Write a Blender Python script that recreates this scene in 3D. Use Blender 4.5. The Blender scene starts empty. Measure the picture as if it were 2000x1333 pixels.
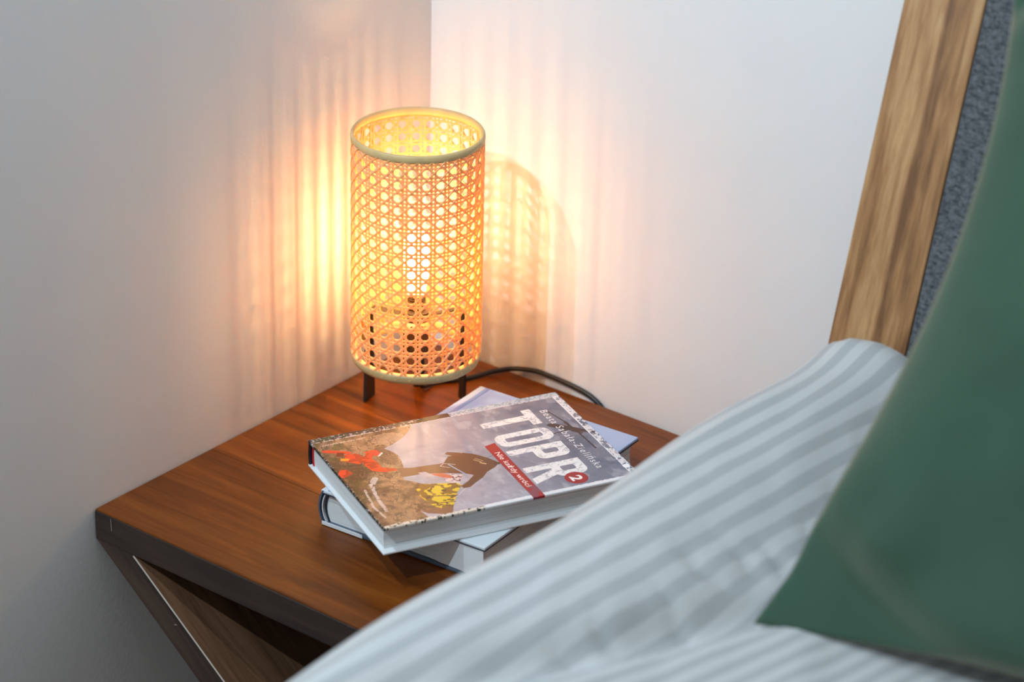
import bpy, bmesh, math, random
import numpy as np
from mathutils import Vector, Matrix

# ------------------------------------------------------------------ camera, world, lights
S = bpy.context.scene
COL = S.collection
PI = math.pi
R = math.radians

def camera():
    cd = bpy.data.cameras.new('camera')
    co = bpy.data.objects.new('camera', cd)
    COL.objects.link(co)
    rt = Vector((0.7829846, 0.62163525, 0.02246622))
    up = Vector((-0.28986504, 0.33266919, 0.89739037))
    fw = Vector((-0.55037567, 0.70915501, -0.44066518))
    m = Matrix((rt, up, -fw)).transposed().to_4x4()
    m.translation = Vector((1.49266597, -1.80217362, 1.14469715))
    co.matrix_world = m
    cd.sensor_width = 36.0
    cd.lens = 5773.7 / 2000 * 36
    cd.clip_start = 0.05
    cd.dof.use_dof = True
    cd.dof.focus_distance = 2.31
    cd.dof.aperture_fstop = 5.0
    S.camera = co
camera()

W = bpy.data.worlds.new('world'); S.world = W
W.use_nodes = True
bg = W.node_tree.nodes['Background']
bg.inputs['Color'].default_value = (0.955, 0.985, 1.0, 1)
bg.inputs['Strength'].default_value = 0.365

def point(name, loc, power, col, rad):
    l = bpy.data.lights.new(name, 'POINT'); l.energy = power; l.color = col; l.shadow_soft_size = rad
    o = bpy.data.objects.new(name, l); COL.objects.link(o); o.location = loc
    return o
ws = point('arch_shadow_spot', (0.022, -0.75, 0.93), 13.5, (0.74, 0.90, 1.0), 0.006)
ws.data.type = 'SPOT'                       # unseen spot at the left wall, added to throw the table lamp's arched shadow
ws = bpy.data.lights['arch_shadow_spot']; ws.spot_size = R(92); ws.spot_blend = 0.35
bpy.data.objects['arch_shadow_spot'].rotation_euler = Vector((0.32, 0.56, -0.72)).to_track_quat('-Z', 'Y').to_euler()
point('ceiling_spot', (0.26, -2.05, 2.05), 108.0, (0.74, 0.90, 1.0), 0.016)

FILAMENT = 330.0
ENVELOPE = 21.5
S.cycles.use_adaptive_sampling = False
S.view_settings.view_transform = 'Standard'
S.view_settings.look = 'None'
S.view_settings.exposure = 0.0
S.view_settings.gamma = 1.0
S.view_settings.use_curve_mapping = False

# ------------------------------------------------------------------ helpers
def mesh_obj(name, verts, faces, mat=None, parent=None, smooth=False, mats=None, fmat=None):
    me = bpy.data.meshes.new(name)
    me.from_pydata([tuple(v) for v in verts], [], faces)
    me.update()
    for m in (mats or ([mat] if mat else [])): me.materials.append(m)
    if fmat: me.polygons.foreach_set('material_index', fmat)
    if smooth: me.polygons.foreach_set('use_smooth', [True] * len(me.polygons))
    o = bpy.data.objects.new(name, me); COL.objects.link(o)
    if parent: o.parent = parent
    return o

def bm_obj(name, bm, mat, parent=None, smooth=False):
    me = bpy.data.meshes.new(name); bm.to_mesh(me); bm.free()
    if mat: me.materials.append(mat)
    if smooth: me.polygons.foreach_set('use_smooth', [True] * len(me.polygons))
    o = bpy.data.objects.new(name, me); COL.objects.link(o)
    if parent: o.parent = parent
    return o

def bm_box(lo, hi, bevel=0.0, seg=2):
    bm = bmesh.new()
    bmesh.ops.create_cube(bm, size=1)
    lo = Vector(lo); hi = Vector(hi); c = (lo + hi) / 2; d = hi - lo
    for v in bm.verts:
        v.co = Vector((v.co.x * d.x + c.x, v.co.y * d.y + c.y, v.co.z * d.z + c.z))
    if bevel:
        bmesh.ops.bevel(bm, geom=bm.edges[:], offset=bevel, segments=seg, profile=0.5, affect='EDGES')
    return bm

def box(name, lo, hi, mat, parent=None, bevel=0.0, seg=2):
    return bm_obj(name, bm_box(lo, hi, bevel, seg), mat, parent)

def empty(name, loc=(0, 0, 0), rz=0.0):
    o = bpy.data.objects.new(name, None); COL.objects.link(o)
    o.location = loc; o.rotation_euler = (0, 0, rz); o.empty_display_size = 0.05
    return o

def tag(o, label, cat, group=None):
    o['label'] = label; o['category'] = cat
    if group: o['group'] = group
    return o

def lathe(name, prof, n, mat, parent=None, smooth=True, closed=False):
    """prof: list of (r, z) turned about the z axis"""
    vs, fs = [], []
    m = len(prof)
    for i in range(n):
        a = 2 * PI * i / n
        for r, z in prof: vs.append((r * math.cos(a), r * math.sin(a), z))
    for i in range(n):
        j = (i + 1) % n
        for k in range(m if closed else m - 1):
            l = (k + 1) % m
            fs.append((i * m + k, j * m + k, j * m + l, i * m + l))
    return mesh_obj(name, vs, fs, mat, parent, smooth)

def tube(name, pts, rad, mat, parent=None, n=10):
    vs, fs = [], []
    pts = [Vector(p) for p in pts]
    for i, p in enumerate(pts):
        t = (pts[min(i + 1, len(pts) - 1)] - pts[max(i - 1, 0)]).normalized()
        ref = Vector((0, 0, 1)) if abs(t.z) < 0.9 else Vector((1, 0, 0))
        a = t.cross(ref).normalized(); b = t.cross(a)
        for k in range(n):
            w = 2 * PI * k / n
            vs.append(p + a * math.cos(w) * rad + b * math.sin(w) * rad)
    for i in range(len(pts) - 1):
        for k in range(n):
            l = (k + 1) % n
            fs.append((i * n + k, i * n + l, (i + 1) * n + l, (i + 1) * n + k))
    fs.append(tuple(range(n))); fs.append(tuple((len(pts) - 1) * n + k for k in reversed(range(n))))
    return mesh_obj(name, vs, fs, mat, parent, True)

def spline(P, n=8):
    P = [Vector(p) for p in P]; out = []
    for i in range(len(P) - 1):
        a = P[max(i - 1, 0)]; b = P[i]; c = P[i + 1]; d = P[min(i + 2, len(P) - 1)]
        for k in range(n):
            t = k / n
            out.append(0.5 * ((2 * b) + (c - a) * t + (2 * a - 5 * b + 4 * c - d) * t * t + (3 * b - a - 3 * c + d) * t ** 3))
    out.append(P[-1]); return out

def prism(name, poly, thick, mat, parent=None, M=None):
    """poly in local xy, extruded by thick in z, then moved by M"""
    n = len(poly)
    vs = [Vector((x, y, 0)) for x, y in poly] + [Vector((x, y, thick)) for x, y in poly]
    if M is not None: vs = [M @ v for v in vs]
    fs = [tuple(reversed(range(n))), tuple(range(n, 2 * n))] + [(i, (i + 1) % n, n + (i + 1) % n, n + i) for i in range(n)]
    return mesh_obj(name, vs, fs, mat, parent)

# ---- value noise in numpy, for cloth relief and for the printed cover
_rng = np.random.RandomState(7)
_tab = _rng.rand(256, 256)
def vnoise(x, y):
    x = np.asarray(x, float); y = np.asarray(y, float)
    xi = np.floor(x).astype(int); yi = np.floor(y).astype(int); fx = x - xi; fy = y - yi
    fx = fx * fx * (3 - 2 * fx); fy = fy * fy * (3 - 2 * fy)
    g = lambda i, j: _tab[i % 256, j % 256]
    return (g(xi, yi) * (1 - fx) + g(xi + 1, yi) * fx) * (1 - fy) + (g(xi, yi + 1) * (1 - fx) + g(xi + 1, yi + 1) * fx) * fy
def fbm(x, y, o=4):
    s = 0; a = 0.5
    for k in range(o):
        s = s + a * vnoise(x * 2 ** k + 17.3 * k, y * 2 ** k + 5.1 * k); a *= 0.5
    return s / (1 - 0.5 ** o)
def sstep(a, b, x):
    t = np.clip((np.asarray(x, float) - a) / (b - a), 0, 1); return t * t * (3 - 2 * t)

# ------------------------------------------------------------------ materials
def new_mat(name):
    m = bpy.data.materials.new(name); m.use_nodes = True
    nt = m.node_tree; p = nt.nodes['Principled BSDF']
    return m, nt, p
def L(nt, a, b): nt.links.new(a, b)
def node(nt, t, **kw):
    n = nt.nodes.new(t)
    for k, v in kw.items(): setattr(n, k, v)
    return n
def lin(r, g, b):
    f = lambda c: (c / 255 / 12.92) if c / 255 <= 0.04045 else ((c / 255 + 0.055) / 1.055) ** 2.4
    return (f(r), f(g), f(b), 1)
def ramp(nt, stops):
    n = nt.nodes.new('ShaderNodeValToRGB'); e = n.color_ramp.elements
    while len(e) < len(stops): e.new(0.5)
    for k, (pos, c) in enumerate(stops): e[k].position = pos; e[k].color = c
    return n
def coords(nt, scale, rot=(0, 0, 0), out='Object'):
    tc = node(nt, 'ShaderNodeTexCoord'); mp = node(nt, 'ShaderNodeMapping')
    mp.inputs['Scale'].default_value = scale; mp.inputs['Rotation'].default_value = rot
    L(nt, tc.outputs[out], mp.inputs['Vector']); return mp.outputs['Vector']
def noise(nt, vec, sc, det=4, rough=0.55, dist=0.0):
    n = node(nt, 'ShaderNodeTexNoise'); n.inputs['Scale'].default_value = sc
    n.inputs['Detail'].default_value = det; n.inputs['Roughness'].default_value = rough
    n.inputs['Distortion'].default_value = dist
    L(nt, vec, n.inputs['Vector']); return n
def bump(nt, p, h, strength, dist):
    b = node(nt, 'ShaderNodeBump'); b.inputs['Strength'].default_value = strength; b.inputs['Distance'].default_value = dist
    L(nt, h, b.inputs['Height']); L(nt, b.outputs['Normal'], p.inputs['Normal']); return b
def plain(name, col, rough=0.6, spec=0.5, metal=0.0, var=0.06, sc=60):
    m, nt, p = new_mat(name)
    n = noise(nt, coords(nt, (1, 1, 1)), sc, 3)
    c2 = tuple(min(1, c * (1 + var)) for c in col[:3]) + (1,); c1 = tuple(c * (1 - var) for c in col[:3]) + (1,)
    r = ramp(nt, [(0.3, c1), (0.7, c2)]); L(nt, n.outputs['Fac'], r.inputs['Fac']); L(nt, r.outputs['Color'], p.inputs['Base Color'])
    p.inputs['Roughness'].default_value = rough; p.inputs['Specular IOR Level'].default_value = spec; p.inputs['Metallic'].default_value = metal
    return m

def wall_mat(name, col):
    m, nt, p = new_mat(name)
    v = coords(nt, (1, 1, 1))
    n = noise(nt, v, 9, 3); r = ramp(nt, [(0.3, tuple(c * 0.985 for c in col[:3]) + (1,)), (0.7, col)])
    L(nt, n.outputs['Fac'], r.inputs['Fac']); L(nt, r.outputs['Color'], p.inputs['Base Color'])
    n2 = noise(nt, v, 260, 4, 0.6)
    bump(nt, p, n2.outputs['Fac'], 0.12, 0.0012)
    p.inputs['Roughness'].default_value = 0.75; p.inputs['Specular IOR Level'].default_value = 0.25
    return m
M_wall = wall_mat('white_wall_paint', (0.80, 0.795, 0.80, 1))
M_floor = plain('floor_boards', (0.30, 0.20, 0.12, 1), 0.5)

def wood(name, dark, mid, light, sc=(6, 60, 60), rough=0.38, pores=0.25, spec=0.5):
    m, nt, p = new_mat(name)
    at = node(nt, 'ShaderNodeAttribute', attribute_type='OBJECT', attribute_name='tone')
    tc = node(nt, 'ShaderNodeTexCoord')
    ad = node(nt, 'ShaderNodeVectorMath', operation='ADD')
    sc0 = node(nt, 'ShaderNodeVectorMath', operation='SCALE'); sc0.inputs[0].default_value = (3.1, 7.7, 1.3)
    L(nt, at.outputs['Fac'], sc0.inputs['Scale']); L(nt, tc.outputs['Object'], ad.inputs[0]); L(nt, sc0.outputs[0], ad.inputs[1])
    mp = node(nt, 'ShaderNodeMapping'); mp.inputs['Scale'].default_value = sc; L(nt, ad.outputs[0], mp.inputs['Vector'])
    n1 = noise(nt, mp.outputs['Vector'], 1.0, 5, 0.6, 0.8)
    mp2 = node(nt, 'ShaderNodeMapping'); mp2.inputs['Scale'].default_value = tuple(s * k for s, k in zip(sc, (3, 9, 9))); L(nt, ad.outputs[0], mp2.inputs['Vector'])
    n2 = noise(nt, mp2.outputs['Vector'], 1.0, 4, 0.65, 0.2)
    mx = node(nt, 'ShaderNodeMath', operation='MULTIPLY_ADD'); mx.inputs[1].default_value = pores
    L(nt, n2.outputs['Fac'], mx.inputs[0]); L(nt, n1.outputs['Fac'], mx.inputs[2])
    sb = node(nt, 'ShaderNodeMath', operation='SUBTRACT'); sb.inputs[1].default_value = pores * 0.5; L(nt, mx.outputs[0], sb.inputs[0])
    r = ramp(nt, [(0.30, dark), (0.50, mid), (0.70, light)]); L(nt, sb.outputs[0], r.inputs['Fac'])
    hs = node(nt, 'ShaderNodeHueSaturation')
    mr = node(nt, 'ShaderNodeMapRange'); mr.inputs['To Min'].default_value = 0.7; mr.inputs['To Max'].default_value = 1.3
    L(nt, at.outputs['Fac'], mr.inputs['Value']); L(nt, mr.outputs[0], hs.inputs['Value']); L(nt, r.outputs['Color'], hs.inputs['Color'])
    L(nt, hs.outputs['Color'], p.inputs['Base Color'])
    bump(nt, p, n2.outputs['Fac'], 0.15, 0.0006)
    p.inputs['Roughness'].default_value = rough; p.inputs['Specular IOR Level'].default_value = spec
    return m
M_walnut = wood('brown_stained_wood', (0.085, 0.020, 0.002, 1), (0.160, 0.040, 0.004, 1), (0.24, 0.068, 0.008, 1), (5, 60, 60), 0.30, 0.25, 0.28)
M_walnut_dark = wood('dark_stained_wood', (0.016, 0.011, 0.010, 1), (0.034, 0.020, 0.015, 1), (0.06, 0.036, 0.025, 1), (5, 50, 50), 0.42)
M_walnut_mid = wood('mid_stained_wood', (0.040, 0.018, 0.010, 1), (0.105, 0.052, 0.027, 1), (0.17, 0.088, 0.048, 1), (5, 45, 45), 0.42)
M_oak = wood('oak_veneer', lin(112, 74, 42), lin(158, 112, 68), lin(192, 150, 102), (42, 42, 1.6), 0.5, 0.75)

# ------------------------------------------------------------------ the room
def struct(o): o['kind'] = 'structure'; return o
ZF = -0.43
struct(box('wall_left', (-0.12, -2.6, ZF), (0.0, 0.12, 2.0), M_wall))
struct(box('wall_right', (0.0, 0.0, ZF), (2.6, 0.12, 2.0), M_wall))
struct(box('floor', (-0.12, -2.6, ZF - 0.05), (2.6, 0.12, ZF), M_floor))

# ------------------------------------------------------------------ nightstand (top surface at z = 0)
NX, NY0, NY1, T = 0.42, -0.407, -0.007, 0.0265
XL = 0.0015
ns = empty('nightstand', (0, 0, 0))
tag(ns, 'dark brown stained wooden nightstand with slanted side panel in the wall corner', 'nightstand')
edges = [NY0, -0.277, -0.143, NY1]
for k in range(3):
    g = 0.00030
    y0, y1 = edges[k] + (g if k else 0), edges[k + 1] - (g if k < 2 else 0)
    bm = bm_box((XL, y0, -T + 0.004), (NX, y1, 0.0), 0)
    es = [e for e in bm.edges if all(abs(v.co.z) < 1e-6 for v in e.verts)]
    outer = [e for e in es if k == 0 and all(abs(v.co.y - NY0) < 1e-6 for v in e.verts) or k == 2 and all(abs(v.co.y - NY1) < 1e-6 for v in e.verts)
             or all(abs(v.co.x - XL) < 1e-6 for v in e.verts) or all(abs(v.co.x - NX) < 1e-6 for v in e.verts)]
    bmesh.ops.bevel(bm, geom=outer, offset=0.0014, segments=3, profile=0.5, affect='EDGES')
    o = bm_obj('board', bm, M_walnut, ns); o['tone'] = (0.30, 0.72, 0.55)[k]
    bpy.context.view_layer.update()
o = box('underside', (XL + 0.0006, NY0 + 0.0006, -T), (NX - 0.0006, NY1 - 0.0006, -T + 0.0044), M_walnut_dark, ns, 0.0004); o['tone'] = 0.4
# front lipping of the top, dark like the edge grain in the picture
o = box('front_edge', (XL, NY0 - 0.0012, -T), (NX, NY0 + 0.002, -0.0016), M_walnut_dark, ns, 0.0007); o['tone'] = 0.5
# slanted panel: front profile is a parallelogram from the top's left end down to the base's right end
ang = R(38.8)
dx, dz = math.cos(ang), -math.sin(ang)
plen = 0.505
thk = 0.0252
bm = bmesh.new()
offx = thk / math.sin(ang)
zt = -T - 0.0002
zb = ZF + 0.030
run = (zt - zb) / math.tan(ang)
def para(y): return [Vector((XL, y, zt)), Vector((XL + offx, y, zt)), Vector((XL + offx + run, y, zb)), Vector((XL + run, y, zb))]
# grain runs down the slope: local x of the object lies along the slope
Mslope = Matrix.Rotation(ang, 4, 'Y')
Minv = Mslope.inverted()
vs = [Minv @ v for v in para(NY0 - 0.0008) + para(NY1)]
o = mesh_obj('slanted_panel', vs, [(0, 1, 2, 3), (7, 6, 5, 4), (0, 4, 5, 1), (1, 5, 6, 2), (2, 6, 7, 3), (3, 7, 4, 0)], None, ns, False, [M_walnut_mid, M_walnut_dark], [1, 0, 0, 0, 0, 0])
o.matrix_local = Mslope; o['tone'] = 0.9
# pale strip painting in the highlight on the slanted panel's upper front edge
M_edge_highlight = plain('pale_edge_highlight', lin(205, 195, 185), 0.5)
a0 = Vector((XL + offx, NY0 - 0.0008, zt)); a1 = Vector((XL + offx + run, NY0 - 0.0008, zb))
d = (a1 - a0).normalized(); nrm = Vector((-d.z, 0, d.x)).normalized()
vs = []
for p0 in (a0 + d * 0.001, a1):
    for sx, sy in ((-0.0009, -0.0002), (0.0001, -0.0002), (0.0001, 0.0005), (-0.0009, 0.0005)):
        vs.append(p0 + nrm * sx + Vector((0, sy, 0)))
mesh_obj('edge_highlight', vs, [(0, 1, 5, 4), (1, 2, 6, 5), (2, 3, 7, 6), (3, 0, 4, 7), (0, 3, 2, 1), (4, 5, 6, 7)], M_edge_highlight, ns)
for (x, z, w, h, rz) in ((0.0200, -0.0078, 0.0007, 0.0105, 0.05), (0.0867, -0.0723, 0.0032, 0.0008, 0.3)):
    Mx = Matrix.Translation((x, NY0 - 0.0011 - (0.0004 if z > -0.03 else 0), z)) @ Matrix.Rotation(R(90), 4, 'X') @ Matrix.Rotation(rz, 4, 'Z')
    prism('scratch', [(-w / 2, -h / 2), (w / 2, -h / 2), (w / 2 * 0.6, h / 2), (-w / 2 * 0.6, h / 2)], 0.0003, plain('pale_scratch', lin(150, 140, 130), 0.6), ns, Mx)
o = box('base_board', (XL, NY0, ZF + 0.003), (NX + 0.14, NY1, ZF + 0.0295), M_walnut_dark, ns, 0.001); o['tone'] = 0.6
for x in (0.03, NX + 0.11):
    for y in (NY0 + 0.03, NY1 - 0.03):
        lathe('foot_pad', [(0.0, 0), (0.012, 0), (0.012, 0.0028), (0.0, 0.0028)], 16, plain('felt', (0.05, 0.045, 0.04, 1), 0.9), ns).location = (x, y, ZF + 0.0001)

# ------------------------------------------------------------------ table lamp
LX, LY = 0.0840, -0.1166
lamp = empty('table_lamp', (LX, LY, 0))
tag(lamp, 'lit table lamp with woven cane cylinder shade on short black legs', 'lamp')
VA = R(-50.1)            # azimuth from the lamp's axis towards the front of the room
RW = 0.0526

def cane_mat():
    m = bpy.data.materials.new('woven_cane'); m.use_nodes = True
    nt = m.node_tree; nt.nodes.clear()
    out = node(nt, 'ShaderNodeOutputMaterial')
    n = noise(nt, coords(nt, (1, 1, 1)), 140, 3)
    r = ramp(nt, [(0.3, (0.90, 0.66, 0.30, 1)), (0.7, (0.97, 0.78, 0.42, 1))]); L(nt, n.outputs['Fac'], r.inputs['Fac'])
    d = node(nt, 'ShaderNodeBsdfDiffuse'); t = node(nt, 'ShaderNodeBsdfTranslucent'); g = node(nt, 'ShaderNodeBsdfGlossy')
    g.inputs['Roughness'].default_value = 0.4
    t.inputs['Color'].default_value = (1.0, 0.60, 0.07, 1)
    L(nt, r.outputs['Color'], d.inputs['Color'])
    m1 = node(nt, 'ShaderNodeMixShader'); m1.inputs[0].default_value = 0.48
    L(nt, d.outputs[0], m1.inputs[1]); L(nt, t.outputs[0], m1.inputs[2])
    m2 = node(nt, 'ShaderNodeMixShader'); m2.inputs[0].default_value = 0.04
    L(nt, m1.outputs[0], m2.inputs[1]); L(nt, g.outputs[0], m2.inputs[2]); L(nt, m2.outputs[0], out.inputs['Surface'])
    return m
M_cane = cane_mat()
M_rim = plain('pale_bentwood_rim', (0.62, 0.45, 0.21, 1), 0.55, var=0.1)
M_black = plain('black_lacquered_metal', (0.012, 0.012, 0.013, 1), 0.45)
M_plastic = plain('dark_brown_plastic', (0.035, 0.016, 0.008, 1), 0.4)
M_cord = plain('black_rubber', (0.010, 0.010, 0.011, 1), 0.4)
M_cream = plain('cream_plastic', (0.72, 0.62, 0.40, 1), 0.5)

def webbing():
    NC, NR = 29, 17
    ztop, zbot = 0.2370, 0.0612          # centres of the first and last row of holes
    ch = (ztop - zbot) / (NR - 1)
    ph0 = VA + R(7.7); da = 2 * PI / NC
    Z0, Z1 = 0.0545, 0.2475
    vs, fs = [], []
    def strand(path, w, th, closed=False):
        """path of (angle, z, radius); ribbon of width w across the path, thickness th"""
        b = len(vs); n = len(path)
        for i, (a, z, r) in enumerate(path):
            if closed: p0, p1 = path[i - 1], path[(i + 1) % n]
            else: p0, p1 = path[max(i - 1, 0)], path[min(i + 1, n - 1)]
            ta = (p1[0] - p0[0]);
            if closed and ta < 0: ta += 2 * PI
            ta *= RW; tz = p1[1] - p0[1]
            l = math.hypot(ta, tz); ta /= l; tz /= l
            na, nz = -tz, ta
            for sw, sr in ((-0.5, 0), (0.5, 0), (0.32, 1), (-0.32, 1)):
                aa = a + na * sw * w / RW; zz = z + nz * sw * w; rr = r + sr * th
                vs.append((rr * math.cos(aa), rr * math.sin(aa), zz))
        for i in range(n if closed else n - 1):
            j = (i + 1) % n
            for k in range(4):
                l = (k + 1) % 4
                fs.append((b + i * 4 + k, b + j * 4 + k, b + j * 4 + l, b + i * 4 + l))
    sw, th = 0.00195, 0.0005
    gap = 0.00160
    for c in range(NC):
        for s in (-1, 1):
            a = ph0 + (c + 0.5) * da + s * gap * 0.98 / RW
            n = 34
            strand([(a, Z0 + (Z1 - Z0) * i / (n - 1), RW + 0.00022 * math.sin((Z0 + (Z1 - Z0) * i / (n - 1) - ztop) / ch * PI * 2 + s * 1.5)) for i in range(n)], sw, th)
    for rr in range(NR + 1):
        for s in (-1, 1):
            z = ztop + (0.5 - rr) * ch + s * gap * 0.92
            if not (Z0 < z < Z1): continue
            n = NC * 4
            strand([(2 * PI * i / n, z, RW + 0.0004 + 0.0002 * math.sin(i * PI / 2 + s)) for i in range(n)], sw, th, True)
    zmid = ztop      # a hole row's centre
    for s in (-1, 1):
        for c in range(NC):
            path = []
            n = 52
            for i in range(n):
                z = Z0 + (Z1 - Z0) * i / (n - 1)
                # node grid coordinate of the height, integer at the horizontal pairs
                v = (z - ztop) / ch + 0.5
                a = ph0 + (0.5 + c + s * (v - 0.5)) * da
                path.append((a, z, RW + 0.00075 + (0.00025 if s > 0 else 0)))
            strand(path, sw * 0.90, th)
    o = mesh_obj('cane_webbing', vs, fs, M_cane, lamp)
    o['kind'] = 'stuff'
webbing()

def rim(name, z0, z1, ro, ri, low=False):
    b = (z1 - z0) * 0.35
    prof = [(ri, z0 + b), (ri + 0.0008, z0), (ro - 0.0012, z0 - (0.0 if low else 0)), (ro - 0.0003, z0 + b * 0.6), (ro, (z0 + z1) / 2), (ro - 0.0003, z1 - b * 0.6), (ro - 0.0012, z1), (ri + 0.0008, z1), (ri, z1 - b)]
    return lathe(name, prof, 96, M_rim, lamp, True, True)
rim('shade_rim', 0.2452, 0.2520, 0.0543, 0.0512)
prof = [(0.0500, 0.0590), (0.0505, 0.0540), (0.0490, 0.0510), (0.0505, 0.0500), (0.0525, 0.0508), (0.0538, 0.0535), (0.0543, 0.0570), (0.0539, 0.0585), (0.0520, 0.0592)]
lathe('shade_rim', prof, 96, M_rim, lamp, True, True)

# legs: flat black bars that rise inside the shade and turn in to the lamp holder
def leg(rel, w):
    a = VA + R(rel)
    e = Vector((math.cos(a), math.sin(a), 0)); t = Vector((-e.y, e.x, 0)); u = Vector((0, 0, 1))
    th, r = 0.0026, 0.0455
    prof = [(r, 0.0012), (r, 0.083), (r - 0.004, 0.087), (0.012, 0.087), (0.012, 0.087 - th), (r - 0.005, 0.087 - th), (r - th, 0.082), (r - th, 0.0012), (r - th * 0.7, 0.0), (r - th * 0.3, 0.0)]
    n = len(prof); vs, fs = [], []
    for s in (-1, 1):
        for rr, z in prof: vs.append(e * rr + t * (s * w / 2 * (1 if z < 0.08 else 0.55)) + u * z)
    fs = [tuple(reversed(range(n))), tuple(range(n, 2 * n))] + [(i, (i + 1) % n, n + (i + 1) % n, n + i) for i in range(n)]
    o = mesh_obj('leg', vs, fs, M_black, lamp)
    return o
for rel, w in ((-118, 0.0160), (117, 0.0095), (176, 0.0095)): leg(rel, w)

# holder, bulb
lathe('lamp_holder', [(0.0, 0.056), (0.0108, 0.056), (0.0122, 0.058), (0.0122, 0.0785), (0.0132, 0.0786), (0.0132, 0.0870), (0.0132, 0.0950), (0.0085, 0.0960)]
      + [(0.0074 + 0.0006 * (k % 2), 0.0962 + 0.0012 * k) for k in range(11)] + [(0.0075, 0.1085), (0.0, 0.1085)], 40, M_plastic, lamp, False)
lathe('holder_collar', [(0.0133, 0.0790), (0.0140, 0.0793), (0.0140, 0.0866), (0.0133, 0.0869)], 40, M_cream, lamp, True)
def bulb_glass():
    m = bpy.data.materials.new('glowing_bulb_glass'); m.use_nodes = True
    nt = m.node_tree; nt.nodes.clear()
    out = node(nt, 'ShaderNodeOutputMaterial'); tr = node(nt, 'ShaderNodeBsdfTransparent'); g = node(nt, 'ShaderNodeBsdfGlossy')
    g.inputs['Roughness'].default_value = 0.05
    lw = node(nt, 'ShaderNodeLayerWeight'); lw.inputs['Blend'].default_value = 0.25
    mu = node(nt, 'ShaderNodeMath', operation='MULTIPLY'); mu.inputs[1].default_value = 0.365
    L(nt, lw.outputs['Fresnel'], mu.inputs[0])
    tr.inputs['Color'].default_value = (0.98, 0.97, 0.95, 1)
    mx = node(nt, 'ShaderNodeMixShader'); L(nt, mu.outputs[0], mx.inputs[0]); L(nt, tr.outputs[0], mx.inputs[1]); L(nt, g.outputs[0], mx.inputs[2])
    em = node(nt, 'ShaderNodeEmission'); em.inputs['Color'].default_value = (1.0, 0.50, 0.11, 1); em.inputs['Strength'].default_value = ENVELOPE
    ad = node(nt, 'ShaderNodeAddShader'); L(nt, mx.outputs[0], ad.inputs[0]); L(nt, em.outputs[0], ad.inputs[1])
    L(nt, ad.outputs[0], out.inputs['Surface']); return m
gl = [(0.0074, 0.1080), (0.0077, 0.113), (0.0088, 0.119), (0.0102, 0.126), (0.0112, 0.134), (0.0116, 0.142), (0.0114, 0.150), (0.0104, 0.157), (0.0085, 0.162), (0.0055, 0.1655), (0.0025, 0.167), (0.0, 0.1672)]
M_bulb = bulb_glass(); M_bulb.cycles.emission_sampling = 'FRONT'
bulb = lathe('bulb', gl, 16, M_bulb, lamp, True)
def emit(name, col, st):
    m = bpy.data.materials.new(name); m.use_nodes = True; nt = m.node_tree; nt.nodes.clear()
    out = node(nt, 'ShaderNodeOutputMaterial'); e = node(nt, 'ShaderNodeEmission')
    e.inputs['Color'].default_value = col; e.inputs['Strength'].default_value = st; L(nt, e.outputs[0], out.inputs['Surface']); return m
M_fil = emit('glowing_filament', (1.0, 0.70, 0.37, 1), FILAMENT)
M_fil.cycles.emission_sampling = 'FRONT'
for k in range(4):
    a = VA + R(45 + 90 * k); r0, r1 = 0.0034, 0.0056
    tube('filament', [(r0 * math.cos(a), r0 * math.sin(a), 0.1275), (r1 * math.cos(a), r1 * math.sin(a), 0.1585)], 0.0012, M_fil, bulb, 6)
M_print = plain('dark_print', (0.05, 0.03, 0.02, 1), 0.6)
def text_mesh(body, size, bold=0.0, space=1.0):
    """triangles of a line of lettering, in its own plane"""
    c = bpy.data.curves.new('lettering', 'FONT'); c.body = body; c.size = size; c.offset = bold; c.space_character = space
    o = bpy.data.objects.new('lettering', c); COL.objects.link(o)
    bpy.context.view_layer.update()
    me = o.to_mesh(); me.calc_loop_triangles()
    V = np.array([v.co[:2] for v in me.vertices]); Tn = np.array([t.vertices[:] for t in me.loop_triangles])
    o.to_mesh_clear(); bpy.data.objects.remove(o); bpy.data.curves.remove(c)
    return V, Tn
V, Tn = text_mesh('4,6W', 0.0062)
V[:, 0] -= 0.0045
cv = []
for x, y in V:
    a = VA + x / 0.0143 - 0.10
    cv.append((0.0143 * math.cos(a), 0.0143 * math.sin(a), 0.0808 + y))
mesh_obj('rating_print', cv, [tuple(t) for t in Tn], M_print, lamp)
# cord: leaves below the shade at the back, crosses the top and drops into the gap at the wall
pts = [(0.084, -0.117, 0.058), (0.080, -0.110, 0.040), (0.068, -0.090, 0.008), (0.0665, -0.0690, 0.0026), (0.0780, -0.0535, 0.0026), (0.0860, -0.0385, 0.0028), (0.0915, -0.0230, 0.0034), (0.1020, -0.0095, 0.0044), (0.1150, -0.0050, 0.0060), (0.1285, -0.0036, 0.0072), (0.1534, -0.0034, 0.0066), (0.1740, -0.0034, 0.0045), (0.1860, -0.0034, 0.0010), (0.1960, -0.0034, -0.006), (0.2080, -0.0034, -0.025), (0.2200, -0.0034, -0.08), (0.2250, -0.0034, -0.20), (0.2250, -0.0034, -0.38)]
tube('cord', [Vector(p) - Vector((LX, LY, 0)) for p in spline(pts, 6)], 0.0022, M_cord, lamp, 10)

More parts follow.
